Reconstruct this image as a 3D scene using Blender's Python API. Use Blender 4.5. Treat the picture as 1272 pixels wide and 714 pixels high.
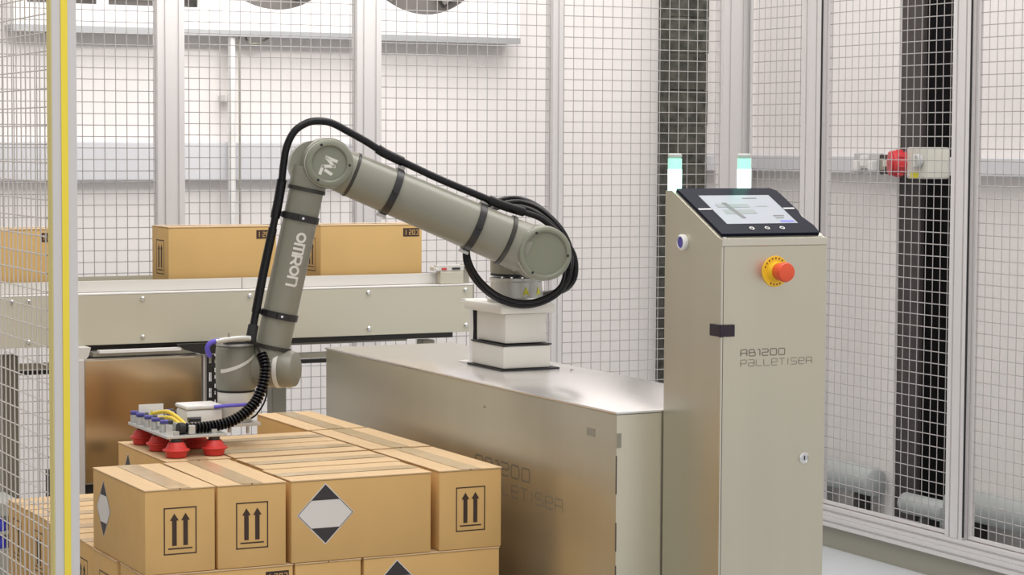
import bpy, bmesh, math, random
from mathutils import Vector, Matrix
random.seed(7)
for o in list(bpy.data.objects): bpy.data.objects.remove(o)
SC = bpy.context.scene
COL = SC.collection
V = Vector
PI = math.pi

# ------------------------------------------------------------------ camera
cam = bpy.data.objects.new('camera', bpy.data.cameras.new('camera'))
COL.objects.link(cam)
pitch, yaw, roll = math.radians(3.672), math.radians(26.699), math.radians(0.295)
fw = V((math.sin(yaw)*math.cos(pitch), math.cos(yaw)*math.cos(pitch), -math.sin(pitch)))
r0 = V((math.cos(yaw), -math.sin(yaw), 0)); u0 = r0.cross(fw)
rr = r0*math.cos(roll) + u0*math.sin(roll); uu = -r0*math.sin(roll) + u0*math.cos(roll)
cam.matrix_world = Matrix(((rr.x, uu.x, -fw.x, 0), (rr.y, uu.y, -fw.y, 0), (rr.z, uu.z, -fw.z, 1.447), (0, 0, 0, 1)))
cam.data.sensor_width = 36.0
cam.data.lens = 36.0*2800/1272
cam.data.clip_start = 0.05
SC.camera = cam

# ------------------------------------------------------------------ world, lamps, exposure
SC.view_settings.view_transform = 'Standard'
SC.view_settings.look = 'None'
SC.view_settings.gamma = 1.0
SC.view_settings.use_curve_mapping = False
SC.view_settings.exposure = 0.0
w = bpy.data.worlds.new('hall_light'); SC.world = w; w.use_nodes = True
w.node_tree.nodes['Background'].inputs[0].default_value = (0.93, 0.902, 0.888, 1)
w.node_tree.nodes['Background'].inputs[1].default_value = 0.90

def area(name, loc, target, sx, sy, power, col=(1, 0.97, 0.94)):
    l = bpy.data.lights.new(name, 'AREA'); l.shape = 'RECTANGLE'; l.size = sx; l.size_y = sy
    l.energy = power; l.color = col
    o = bpy.data.objects.new(name, l); COL.objects.link(o); o.location = loc
    o.rotation_euler = (V(target) - V(loc)).to_track_quat('-Z', 'Y').to_euler()
    return o
area('hall_lamp', (1.2, 3.2, 4.6), (1.9, 5.0, 0.5), 3.0, 3.0, 75)
area('hall_lamp', (3.6, 5.2, 4.6), (3.4, 6.4, 0.5), 3.0, 2.0, 75)
area('back_wall_fill', (3.0, 6.9, 4.2), (3.2, 8.1, 1.0), 4.5, 0.6, 35)  # added fill light that brightens the back wall, not a known fixture
cl = area('cooler_lamp', (2.7, 5.7, 2.75), (2.75, 8.0, 2.35), 1.7, 0.3, 9)
cl.data.spread = 1.1

# ------------------------------------------------------------------ materials
def mat(name, col, rough=0.5, metal=0.0, noise=0.0, nscale=20.0, stretch=(1, 1, 1), bump=0.0, emit=None, estr=0.0, spec=0.5, coat=0.0, rnoise=0.0):
    m = bpy.data.materials.new(name); m.use_nodes = True
    nt = m.node_tree; b = nt.nodes['Principled BSDF']
    b.inputs['Base Color'].default_value = (*col, 1); b.inputs['Roughness'].default_value = rough
    b.inputs['Metallic'].default_value = metal; b.inputs['Specular IOR Level'].default_value = spec
    b.inputs['Coat Weight'].default_value = coat
    if emit:
        b.inputs['Emission Color'].default_value = (*emit, 1); b.inputs['Emission Strength'].default_value = estr
    if noise or bump or rnoise:
        tc = nt.nodes.new('ShaderNodeTexCoord'); mp = nt.nodes.new('ShaderNodeMapping')
        mp.inputs['Scale'].default_value = stretch
        nz = nt.nodes.new('ShaderNodeTexNoise'); nz.inputs['Scale'].default_value = nscale; nz.inputs['Detail'].default_value = 4
        nt.links.new(tc.outputs['Object'], mp.inputs[0]); nt.links.new(mp.outputs[0], nz.inputs['Vector'])
        if noise:
            mr = nt.nodes.new('ShaderNodeMapRange')
            mr.inputs[1].default_value = 0.25; mr.inputs[2].default_value = 0.75
            mr.inputs[3].default_value = 1 - noise; mr.inputs[4].default_value = 1 + noise
            mx = nt.nodes.new('ShaderNodeVectorMath'); mx.operation = 'SCALE'
            mx.inputs[0].default_value = col
            nt.links.new(nz.outputs[0], mr.inputs[0]); nt.links.new(mr.outputs[0], mx.inputs['Scale'])
            nt.links.new(mx.outputs[0], b.inputs['Base Color'])
        if rnoise:
            m2 = nt.nodes.new('ShaderNodeMapRange')
            m2.inputs[3].default_value = rough - rnoise; m2.inputs[4].default_value = rough + rnoise
            nt.links.new(nz.outputs[0], m2.inputs[0]); nt.links.new(m2.outputs[0], b.inputs['Roughness'])
        if bump:
            bp = nt.nodes.new('ShaderNodeBump'); bp.inputs['Strength'].default_value = bump; bp.inputs['Distance'].default_value = 0.002
            nt.links.new(nz.outputs[0], bp.inputs['Height']); nt.links.new(bp.outputs[0], b.inputs['Normal'])
    return m

M = dict(
    wall=mat('white_wall_panel', (0.84, 0.805, 0.79), 0.55, noise=0.012, nscale=2.5),
    shadewall=mat('dull_shade_wall', (0.36, 0.35, 0.31), 0.7),
    floor=mat('painted_floor', (0.50, 0.53, 0.55), 0.35, noise=0.03, nscale=5),
    alu=mat('anodised_aluminium', (0.67, 0.65, 0.645), 0.40, 0.25, noise=0.02, nscale=30, stretch=(1, 1, 0.02)),
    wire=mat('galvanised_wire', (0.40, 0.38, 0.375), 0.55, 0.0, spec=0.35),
    wirel=mat('galvanised_wire_lightened', (0.62, 0.58, 0.54), 0.5, 0.0),  # same wire, colour lightened to offset its dim lighting
    yellow=mat('yellow_strip', (0.90, 0.72, 0.06), 0.45),
    palewhite=mat('pale_yellow_edge', (0.74, 0.62, 0.20), 0.5),
    rubber=mat('black_rubber', (0.012, 0.012, 0.014), 0.6),
    cable=mat('black_cable', (0.006, 0.0055, 0.007), 0.27, spec=0.32),
    steel=mat('brushed_stainless', (0.60, 0.565, 0.455), 0.34, 0.85, noise=0.03, nscale=14, stretch=(1, 1, 0.06), rnoise=0.05),
    steelh=mat('brushed_stainless_level', (0.64, 0.615, 0.52), 0.30, 0.88, noise=0.03, nscale=10, stretch=(0.1, 1, 1), rnoise=0.05),
    panel=mat('polished_stainless', (0.58, 0.52, 0.44), 0.13, 0.97, noise=0.02, nscale=12, stretch=(0.06, 1, 1), rnoise=0.03),
    pedtop=mat('stainless_top_reflect', (0.78, 0.76, 0.75), 0.24, 0.75, noise=0.02, nscale=12, stretch=(1, 0.1, 1)),  # reflection of the bright wall put into the paler base colour
    conv=mat('conveyor_steel', (0.60, 0.575, 0.465), 0.42, 0.35, noise=0.02, nscale=12, stretch=(0.08, 1, 1)),
    guide=mat('guide_plastic', (0.66, 0.64, 0.60), 0.45),
    leg=mat('leg_grey_paint', (0.33, 0.315, 0.26), 0.5, 0.2),
    dark=mat('dark_steel', (0.05, 0.047, 0.045), 0.5, 0.3),  # near-black steel for plinths, tray, lower beams and duct feet
    belt=mat('belt_rubber', (0.10, 0.10, 0.10), 0.7),
    card=mat('corrugated_card', (0.66, 0.415, 0.165), 0.75, noise=0.05, nscale=9, stretch=(1, 1, 1), bump=0.05, spec=0.25),
    flap=mat('corrugated_card_flap', (0.64, 0.455, 0.260), 0.7, noise=0.05, nscale=11, stretch=(1, 6, 1), bump=0.06, spec=0.3),
    cardc=mat('yellowish_card', (0.62, 0.41, 0.165), 0.7, noise=0.04, nscale=8, bump=0.04, spec=0.25),
    tape=mat('packing_tape', (0.60, 0.445, 0.265), 0.17, noise=0.05, nscale=22, stretch=(0.4, 3, 1), bump=0.10, spec=0.55),
    ink=mat('brown_black_ink', (0.05, 0.026, 0.016), 0.7),
    diam=mat('label_black', (0.040, 0.032, 0.034), 0.6),
    labelw=mat('label_white', (0.72, 0.68, 0.64), 0.5),
    robot=mat('robot_grey_paint', (0.235, 0.232, 0.185), 0.34, noise=0.015, nscale=15, coat=0.15),
    robotc=mat('robot_cover_grey', (0.215, 0.225, 0.170), 0.30, noise=0.015, nscale=15),
    ring=mat('robot_seal_ring', (0.028, 0.026, 0.020), 0.4),
    robotw=mat('robot_white', (0.72, 0.71, 0.66), 0.4),
    logo=mat('logo_print', (0.68, 0.67, 0.61), 0.5),
    clamp=mat('black_clamp_band', (0.018, 0.017, 0.018), 0.35),
    clear=mat('frosted_bracket', (0.62, 0.61, 0.59), 0.3),
    colw=mat('cream_column_cover', (0.74, 0.72, 0.66), 0.42),
    base=mat('cast_base_metal', (0.55, 0.55, 0.52), 0.35, 0.4),
    hazard=mat('yellow_hazard_sticker', (0.75, 0.70, 0.05), 0.5),
    red=mat('red_silicone', (0.60, 0.035, 0.030), 0.45),
    blue=mat('blue_pneumatic', (0.13, 0.10, 0.62), 0.35),
    navy=mat('navy_fitting', (0.055, 0.05, 0.26), 0.3),
    bluebot=mat('blue_plastic', (0.05, 0.06, 0.60), 0.35),
    crate=mat('grey_crate_plastic', (0.42, 0.44, 0.41), 0.5),
    plate=mat('machined_plate', (0.55, 0.55, 0.53), 0.35, 0.5),
    ywire=mat('yellow_wire', (0.80, 0.58, 0.05), 0.45),
    brass=mat('brass', (0.55, 0.45, 0.2), 0.35, 0.7),
    bezel=mat('panel_bezel', (0.008, 0.010, 0.022), 0.32, spec=0.04),
    screen=mat('lit_screen', (0.20, 0.22, 0.25), 0.3, emit=(0.60, 0.66, 0.74), estr=0.28),
    gfx=mat('screen_graphic', (0.16, 0.19, 0.19), 0.3, emit=(0.42, 0.50, 0.50), estr=0.22),
    gfxd=mat('screen_text', (0.1, 0.1, 0.1), 0.3, emit=(0.15, 0.2, 0.18), estr=0.12),
    gfxb=mat('screen_blue_bar', (0.1, 0.1, 0.4), 0.3, emit=(0.20, 0.24, 0.85), estr=0.3),
    lampg=mat('lit_green_lens', (0.5, 0.9, 0.75), 0.3, emit=(0.50, 1.0, 0.80), estr=3.2),
    lampt=mat('lit_green_lens_upper', (0.45, 0.85, 0.70), 0.3, emit=(0.30, 0.88, 0.62), estr=0.65),
    lampcap=mat('lamp_cap', (0.55, 0.58, 0.55), 0.4),
    estopy=mat('estop_yellow', (0.92, 0.56, 0.03), 0.4),
    estopr=mat('estop_red', (0.82, 0.10, 0.035), 0.35),
    hinge=mat('hinge_purple_black', (0.022, 0.012, 0.022), 0.5),
    chrome=mat('chrome', (0.75, 0.75, 0.75), 0.15, 1.0),
    bluelens=mat('blue_lens', (0.07, 0.05, 0.32), 0.25),
    etch=mat('etched_lettering', (0.24, 0.22, 0.17), 0.55, 0.3),
    etchl=mat('etched_lettering_pale', (0.33, 0.305, 0.24), 0.5, 0.4),
    white=mat('white_plastic', (0.80, 0.79, 0.77), 0.4),
    coolw=mat('cooler_white_paint', (0.95, 0.95, 0.95), 0.4),
    coolg=mat('cooler_lip', (0.42, 0.43, 0.44), 0.4, 0.2),
    fandark=mat('fan_dark', (0.17, 0.155, 0.145), 0.6),
    trunk=mat('trunking_pale', (0.66, 0.66, 0.69), 0.5),
    trunkg=mat('trunking_blue_grey', (0.45, 0.48, 0.47), 0.5),
    colm=mat('column_dark_steel', (0.055, 0.046, 0.045), 0.6, noise=0.15, nscale=9),
    recess=mat('recess_shade', (0.006, 0.005, 0.006), 0.9),  # shade inside the recess put into a near-black colour
    stone=mat('mottled_masonry', (0.060, 0.060, 0.048), 0.85, noise=0.75, nscale=26, bump=0.4),
    sockg=mat('socket_grey', (0.52, 0.52, 0.52), 0.45),
    redplug=mat('red_socket', (0.62, 0.05, 0.06), 0.4),
    cream=mat('cream_isolator', (0.66, 0.65, 0.58), 0.45),
    wood=mat('pallet_wood', (0.48, 0.34, 0.2), 0.8, noise=0.12, nscale=8, stretch=(1, 8, 8)),
    seamline=mat('joint_dark', (0.10, 0.09, 0.07), 0.6),  # dark broken seam on the pedestal corner
)

# ------------------------------------------------------------------ mesh helper
class G:
    def __init__(s): s.v = []; s.f = []
    def add(s, vs, fs):
        n = len(s.v); s.v += [V(q) for q in vs]; s.f += [tuple(i+n for i in f) for f in fs]; return s
    def box(s, a, b, bev=0.0, fr=None):
        if bev <= 0:
            x0, y0, z0 = a; x1, y1, z1 = b
            vs = [(x0,y0,z0),(x1,y0,z0),(x1,y1,z0),(x0,y1,z0),(x0,y0,z1),(x1,y0,z1),(x1,y1,z1),(x0,y1,z1)]
            fs = [(0,3,2,1),(4,5,6,7),(0,1,5,4),(1,2,6,5),(2,3,7,6),(3,0,4,7)]
        else:
            bm = bmesh.new(); bmesh.ops.create_cube(bm, size=1)
            for q in bm.verts: q.co = V([(a[i]+b[i])/2 + q.co[i]*(b[i]-a[i]) for i in range(3)])
            bmesh.ops.bevel(bm, geom=bm.edges[:], offset=bev, segments=2, affect='EDGES', profile=0.5)
            bm.verts.index_update()
            vs = [q.co.copy() for q in bm.verts]; fs = [tuple(q.index for q in f.verts) for f in bm.faces]; bm.free()
        if fr: vs = [fr @ V(q) for q in vs]
        return s.add(vs, fs)
    def lathe(s, o, ax, prof, n=32, closed_ends=True):
        o = V(o); ax = V(ax).normalized()
        h = V((0,0,1)) if abs(ax.z) < 0.9 else V((1,0,0))
        e1 = ax.cross(h).normalized(); e2 = ax.cross(e1)
        vs = []; fs = []
        for r, t in prof:
            for k in range(n):
                a = 2*PI*k/n; vs.append(o + ax*t + (e1*math.cos(a)+e2*math.sin(a))*max(r, 1e-5))
        for i in range(len(prof)-1):
            for k in range(n):
                a, b = i*n+k, i*n+(k+1) % n; fs.append((a, b, b+n, a+n))
        if closed_ends:
            fs.append(tuple(range(n))[::-1]); fs.append(tuple(range((len(prof)-1)*n, len(prof)*n)))
        return s.add(vs, fs)
    def cyl(s, p0, p1, r, r1=None, n=24, bev=0.0):
        p0, p1 = V(p0), V(p1); L = (p1-p0).length; r1 = r if r1 is None else r1
        pr = [(r,0),(r1,L)] if not bev else [(r-bev,0),(r,bev),(r1,L-bev),(r1-bev,L)]
        return s.lathe(p0, p1-p0, pr, n)
    def tube(s, pts, rad, n=12, closed=False, res=6, smooth=True):
        pts = [V(p) for p in pts]
        if smooth: pts = spline(pts, res, closed)
        m = len(pts); vs = []; fs = []; e1 = None
        for i, p in enumerate(pts):
            if closed: d = pts[(i+1) % m]-pts[i-1]
            else: d = pts[min(i+1, m-1)]-pts[max(i-1, 0)]
            d.normalize()
            if e1 is None:
                h = V((0,0,1)) if abs(d.z) < 0.9 else V((1,0,0)); e1 = d.cross(h).normalized()
            else:
                e1 = (e1 - d*e1.dot(d)).normalized()
            e2 = d.cross(e1); r = rad(i/(m-1)) if callable(rad) else rad
            for k in range(n):
                a = 2*PI*k/n; vs.append(p+(e1*math.cos(a)+e2*math.sin(a))*r)
        for i in range(m if closed else m-1):
            j = (i+1) % m
            for k in range(n): fs.append((i*n+k, i*n+(k+1) % n, j*n+(k+1) % n, j*n+k))
        if not closed: fs.append(tuple(range(n))[::-1]); fs.append(tuple(range((m-1)*n, m*n)))
        return s.add(vs, fs)
    def bar(s, p0, p1, wd, th=None, n=4):
        p0, p1 = V(p0), V(p1); d = (p1-p0).normalized()
        h = V((0,0,1)) if abs(d.z) < 0.9 else V((0,1,0))
        e1 = d.cross(h).normalized(); e2 = d.cross(e1); th = wd if th is None else th
        c = [e1*wd/2+e2*th/2, -e1*wd/2+e2*th/2, -e1*wd/2-e2*th/2, e1*wd/2-e2*th/2]
        return s.add([p0+q for q in c]+[p1+q for q in c], [(0,1,5,4),(1,2,6,5),(2,3,7,6),(3,0,4,7),(3,2,1,0),(4,5,6,7)])
    def prism(s, poly, fn, d0, d1):
        n = len(poly); vs = [fn(u, v, d0) for u, v in poly]+[fn(u, v, d1) for u, v in poly]
        fs = [tuple(range(n))[::-1], tuple(range(n, 2*n))]+[(i, (i+1) % n, (i+1) % n+n, i+n) for i in range(n)]
        return s.add(vs, fs)
    def strokes(s, lines, fn, wd, sub=1):
        """flat strokes: lines of (u,v); fn maps (u,v) to space"""
        for ln in lines:
            for (u0, v0), (u1, v1) in zip(ln[:-1], ln[1:]):
                d = V((u1-u0, v1-v0)); L = d.length
                if L < 1e-9: continue
                d /= L; q = V((-d.y, d.x))*wd/2; e = d*wd*0.5
                a, b = V((u0, v0))-e, V((u1, v1))+e
                for k in range(sub):
                    c0 = a.lerp(b, k/sub); c1 = a.lerp(b, (k+1)/sub)
                    s.add([fn(*(c0+q)), fn(*(c0-q)), fn(*(c1-q)), fn(*(c1+q))], [(0,1,2,3)])
        return s
    def ribbon(s, lines, fn, wd, rad):
        """continuous flat strokes with rounded corners"""
        for ln in lines:
            P = [V((u, v)) for u, v in ln]; closed = (P[0]-P[-1]).length < 1e-9
            if closed: P = P[:-1]
            n = len(P); Q = []
            for i, c in enumerate(P):
                if not closed and i in (0, n-1): Q.append(c); continue
                a, b = P[i-1], P[(i+1) % n]; r = min(rad, (a-c).length*0.48, (b-c).length*0.48)
                p0 = c+(a-c).normalized()*r; p1 = c+(b-c).normalized()*r
                for k in range(4):
                    t = k/3; Q.append(p0.lerp(c, t).lerp(c.lerp(p1, t), t))
            m = len(Q); vs = []
            for i in range(m):
                d = (Q[(i+1) % m]-Q[i-1]) if closed else (Q[min(i+1, m-1)]-Q[max(i-1, 0)])
                d.normalize(); q = V((-d.y, d.x))*wd/2; vs += [fn(*(Q[i]+q)), fn(*(Q[i]-q))]
            s.add(vs, [(2*i, 2*i+1, (2*i+3) % (2*m), (2*i+2) % (2*m)) for i in range(m if closed else m-1)])
        return s
    def quad(s, fn, u0, v0, u1, v1):
        return s.add([fn(u0,v0), fn(u1,v0), fn(u1,v1), fn(u0,v1)], [(0,1,2,3)])
    def mesh(s, name, m, off=None, smooth=None):
        me = bpy.data.meshes.new(name)
        o = off or V((0,0,0))
        me.from_pydata([tuple(q-o) for q in s.v], [], s.f); me.validate(); me.update()
        bm = bmesh.new(); bm.from_mesh(me); bmesh.ops.recalc_face_normals(bm, faces=bm.faces[:]); bm.to_mesh(me); bm.free()
        me.materials.append(m)
        if smooth:
            for p in me.polygons: p.use_smooth = True
            me.set_sharp_from_angle(angle=math.radians(smooth))
        return me

def spline(p, res, closed=False):
    n = len(p); out = []
    for i in range(n if closed else n-1):
        if closed: a, b, c, d = p[i-1], p[i], p[(i+1) % n], p[(i+2) % n]
        else: a, b, c, d = p[max(i-1, 0)], p[i], p[i+1], p[min(i+2, n-1)]
        for k in range(res):
            t = k/res
            out.append(0.5*((2*b)+(c-a)*t+(2*a-5*b+4*c-d)*t*t+(3*b-a-3*c+d)*t**3))
    if not closed: out.append(p[-1])
    return out

def tag(o, label=None, cat=None, group=None, kind=None):
    if label: o['label'] = label
    if cat: o['category'] = cat
    if group: o['group'] = group
    if kind: o['kind'] = kind
    return o
def thing(name, label, cat, loc, group=None):
    o = bpy.data.objects.new(name, None); COL.objects.link(o); o.location = loc; o.empty_display_size = 0.05
    return tag(o, label, cat, group)
def wpos(o):
    p = V((0,0,0))
    while o: p += o.location; o = o.parent
    return p
def part(name, g, m, parent=None, smooth=None, label=None, kind=None):
    """links one mesh object; g is in world coordinates, root objects are never rotated while building"""
    off = wpos(parent) if parent else V((0,0,0))
    o = bpy.data.objects.new(name, g.mesh(name, m, off, smooth)); COL.objects.link(o)
    if parent: o.parent = parent
    return tag(o, label=label, kind=kind)
def solo(name, g, m, label, cat, loc, group=None, smooth=None):
    o = bpy.data.objects.new(name, g.mesh(name, m, V(loc), smooth)); COL.objects.link(o); o.location = loc
    return tag(o, label, cat, group)
def struct(name, g, m, smooth=None):
    o = bpy.data.objects.new(name, g.mesh(name, m, None, smooth)); COL.objects.link(o)
    return tag(o, kind='structure')
def copy_tree(o, parent=None):
    c = o.copy(); COL.objects.link(c)
    if parent: c.parent = parent
    for ch in list(o.children): copy_tree(ch, c)
    return c

# ------------------------------------------------------------------ setting
FX, FY = 4.65, 7.28           # planes of the side and rear guard fences
struct('floor', G().box((-6, -3, -0.1), (9, 11, 0)), M['floor'])
struct('shade_wall_left', G().box((-3.2, -1.0, 0), (-3.05, 8.14, 4.0)), M['shadewall'])  # unseen wall, added to cut light on the left-facing sides
struct('wall_back', G().box((-4, 8.15, 0), (5.6, 8.3, 5)), M['wall'])
g = G().box((5.25, 7.129, 0), (5.6, 8.15, 5)).box((5.25, 1.0, 0), (5.6, 6.746, 5))
struct('wall_right', g, M['wall'])
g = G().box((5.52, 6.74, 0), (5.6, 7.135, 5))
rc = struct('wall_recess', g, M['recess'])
# steel column standing in the recess of the right wall
col = thing('steel_column', 'dark steel column standing in black recess between white wall panels', 'column', (5.38, 6.94, 0))
part('flange', G().box((5.262, 6.99, 0), (5.278, 7.127, 4.9)), M['colm'], col)
part('web', G().box((5.279, 7.052, 0), (5.50, 7.062, 4.9)), M['recess'], col)  # same steel as the flange, recess shade put into its colour
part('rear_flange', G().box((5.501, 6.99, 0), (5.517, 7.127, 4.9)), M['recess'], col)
# mottled masonry pier on the back wall
g = G()
pier = thing('masonry_pier', 'dark mottled masonry pier against the white back wall', 'pier', (4.86, 8.09, 0))
part('pier_core', G().box((4.775, 8.052, 0), (4.942, 8.149, 4.0)), M['stone'], pier)
for k in range(22):
    z = 0.02+k*0.15; 
    x0 = 4.766+random.uniform(-.004, .006); x1 = 4.950+random.uniform(-.008, .006)
    part('stone_block', G().box((x0, 8.035+random.uniform(-.006, .006), z), (x1, 8.0505, z+0.1485), 0.001), M['stone'], pier)

# ------------------------------------------------------------------ cooler on the back wall
ck = thing('wall_cooler', 'white wall cooler with round dark fan openings behind the fence', 'cooler', (3.05, 8.09, 1.86))
CFY = 8.03
def cooler_front():
    """front sheet with two round openings and two square louvre openings, built as a grid with holes"""
    g = G(); y0, y1 = CFY, CFY+0.012; X0, X1, Z0, Z1 = 2.039, 4.067, 1.862, 2.66
    R, Q, CZ = 0.295, 0.3065, 2.2375
    cs = [3.040, 3.655]
    def plate(x0, x1, z0, z1): g.box((x0, y0, z0), (x1, y1, z1))
    for cx in cs:
        n = 64
        ring = [(cx+R*math.cos(2*PI*k/n), CZ+R*math.sin(2*PI*k/n)) for k in range(n)]
        def out(k):
            c, s = math.cos(2*PI*k/n), math.sin(2*PI*k/n); m = max(abs(c), abs(s))
            return cx+Q*c/m, CZ+Q*s/m
        sq = [out(k) for k in range(n)]
        for k in range(n):
            j = (k+1) % n
            vs = [(ring[k][0], y0, ring[k][1]), (ring[j][0], y0, ring[j][1]), (sq[j][0], y0, sq[j][1]), (sq[k][0], y0, sq[k][1]),
                  (ring[k][0], y0+0.03, ring[k][1]), (ring[j][0], y0+0.03, ring[j][1])]
            g.add(vs, [(0,1,2,3), (0,4,5,1)])
        plate(cx-Q, cx+Q, Z0, CZ-Q); plate(cx-Q, cx+Q, CZ+Q, Z1)
    plate(3.3465, 3.3485, Z0, Z1); plate(3.9615, X1, Z0, Z1)
    plate(X0, 2.7335, Z0, 1.941); plate(X0, 2.7335, 2.39, Z1)
    plate(2.346, 2.390, 1.941, 2.39); plate(X0, 2.09, 1.941, 2.39); plate(2.7305, 2.7335, 1.941, 2.39)
    return g
part('front_sheet', cooler_front(), M['coolw'], ck)
g = G().box((2.039, CFY+0.0125, 1.862), (2.05, 8.149, 2.66)).box((4.056, CFY+0.0125, 1.862), (4.067, 8.149, 2.66)).box((2.051, CFY+0.0125, 1.862), (4.055, 8.149, 1.872)).box((2.051, CFY+0.0125, 2.648), (4.055, 8.149, 2.66))
part('casing', g, M['coolw'], ck)
part('back_plate', G().box((2.052, 8.128, 1.873), (4.054, 8.148, 2.647)), M['fandark'], ck)
part('drip_lip', G().box((2.039, CFY-0.008, 1.838), (4.067, CFY+0.012, 1.8615)).box((2.039, CFY+0.0125, 1.846), (4.067, 8.149, 1.8615)), M['coolg'], ck)
for cx in (3.040, 3.655):
    fan = part('fan', G().cyl((cx, 8.07, 2.2375), (cx, 8.12, 2.2375), 0.06), M['fandark'], ck, 40)
    for k in range(5):
        a = 2*PI*k/5+0.3
        part('fan_blade', G().bar((cx+0.05*math.cos(a), 8.095, 2.2375+0.05*math.sin(a)), (cx+0.27*math.cos(a), 8.095, 2.2375+0.27*math.sin(a)), 0.008, 0.11), M['fandark'], fan)
for x0, x1 in ((2.09, 2.346), (2.390, 2.7305)):
    for k in range(4):
        part('louvre_slat', G().bar((x0+0.001, 8.06, 1.99+0.1*k), (x1-0.001, 8.06, 1.99+0.1*k), 0.03, 0.006), M['fandark'], ck)

# trunking, pipes and electrics on the walls
solo('cable_trunking', G().box((1.0, 8.085, 1.30), (3.385, 8.149, 1.445), 0.006), M['trunk'], 'pale wide trunking band along the back wall behind the conveyor', 'trunking', (2.2, 8.1, 1.3))
solo('cable_trunking', G().box((4.952, 8.085, 1.334), (5.19, 8.149, 1.40), 0.004), M['trunk'], 'short pale trunking on the back wall beside the masonry pier', 'trunking', (5.1, 8.1, 1.33))
tr = G().box((5.19, 4.2, 1.334), (5.249, 8.149, 1.402), 0.004)
solo('cable_trunking', tr, M['trunk'], 'long pale trunking along the right wall carrying the sockets', 'trunking', (5.22, 6.2, 1.33))
cp = thing('wall_pipe', 'white vertical pipe with dark cable on the back wall', 'pipe', (2.87, 8.08, 1.1))
part('pipe', G().cyl((2.868, 8.05, 0.9), (2.868, 8.05, 1.8455), 0.014), M['white'], cp, 40)
part('cable', G().cyl((2.899, 8.05, 0.9), (2.899, 8.05, 1.845), 0.0035, n=8), M['leg'], cp, 40)
part('pipe_bracket', G().box((2.85, 8.066, 1.60), (2.89, 8.149, 1.62)), M['white'], cp)
pc = [(2.93, 8.07, 1.845), (2.935, 8.06, 1.822), (2.965, 8.05, 1.814), (3.0, 8.06, 1.826), (3.03, 8.07, 1.845)]
solo('loose_cable', G().tube(pc, 0.005, 8), M['leg'], 'small dark cable loop hanging under the white wall cooler', 'cable', (2.93, 8.0, 1.8), smooth=40)
# low pipes behind the side fence
def lowpipe(y0, y1, zc, label, r=0.058, x=5.185):
    t = thing('floor_duct', label, 'duct', (x, (y0+y1)/2, 0))
    part('duct_shell', G().cyl((x, y0, zc), (x, y1, zc), r, n=32, bev=0.012), M['trunkg'], t, 50)
    yy = y0+0.08
    while yy < y1-0.02:
        part('duct_foot', G().box((x-0.03, yy, 0.0), (x+0.03, yy+0.03, zc-r+0.004)), M['dark'], t); yy += 0.32
lowpipe(7.14, 8.1, 0.135, 'grey blue round duct near the floor, ending at the dark column')
lowpipe(6.72, 6.985, 0.080, 'short pale duct lying at the foot of the dark column', 0.04, 5.20)
lowpipe(4.5, 6.66, 0.132, 'long grey blue floor duct behind the nearest side fence panel')
# sockets
so = thing('double_socket', 'grey double socket with white plugs on the wall trunking', 'socket', (5.18, 7.22, 1.33))
part('face_plate', G().box((5.176, 7.135, 1.330), (5.189, 7.312, 1.414), 0.003), M['sockg'], so)
for y, z0, z1, wd in ((7.270, 1.347, 1.386, 0.030), (7.222, 1.362, 1.406, 0.032), (7.172, 1.347, 1.386, 0.030)):
    pg = part('plug', G().box((5.150, y-wd/2, z0), (5.1755, y+wd/2, z1), 0.004), M['white'], so)
    part('plug_foot', G().box((5.156, y-wd*0.7, z0-0.006), (5.1755, y+wd*0.7, z0-0.0005), 0.002), M['white'], pg)
gk = thing('switch_block', 'dark grey switch block between the double socket and red plug', 'switch', (5.18, 7.08, 1.33))
part('housing', G().box((5.165, 7.032, 1.335), (5.189, 7.130, 1.409), 0.003), M['colm'], gk)
for k in range(2): part('toggle', G().box((5.155, 7.045+0.042*k, 1.350), (5.1645, 7.070+0.042*k, 1.394), 0.002), M['leg'], gk)
iso = thing('power_isolator', 'cream power isolator box with red industrial socket on the trunking', 'isolator', (5.15, 6.79, 1.32))
part('box_body', G().box((5.085, 6.724, 1.322), (5.189, 6.850, 1.438), 0.007), M['cream'], iso)
part('rotary_switch', G().cyl((5.0845, 6.765, 1.388), (5.060, 6.765, 1.388), 0.026, n=24, bev=0.004), M['sockg'], iso, 40)
part('switch_grip', G().box((5.050, 6.760, 1.366), (5.0595, 6.770, 1.410), 0.002), M['cream'], iso)
c0, c1 = V((5.11, 6.880, 1.378)), V((5.06, 6.905, 1.378)); ca = (c1-c0).normalized()
sk = part('red_socket', G().cyl(c0, c1, 0.044, 0.049, n=24, bev=0.005), M['redplug'], iso, 40)
part('socket_lid', G().cyl(c1+ca*0.0005, c1+ca*0.012, 0.045, n=24, bev=0.003), M['redplug'], sk, 40)
part('lid_latch', G().box((5.035, 6.912, 1.365), (5.045, 6.930, 1.391), 0.003), M['cream'], sk)
cs = ca.cross(V((0, 0, 1)))
for k in range(8):
    a = 2*PI*k/8+0.2; q = c0+ca*0.03+(cs*math.cos(a)+V((0, 0, 1))*math.sin(a))*0.0485
    part('lug', G().bar(q-ca*0.012, q+ca*0.012, 0.010, 0.008), M['redplug'], sk)
part('yellow_tag', G().box((5.0835, 6.775, 1.325), (5.0848, 6.820, 1.345)), M['hazard'], iso)

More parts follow.
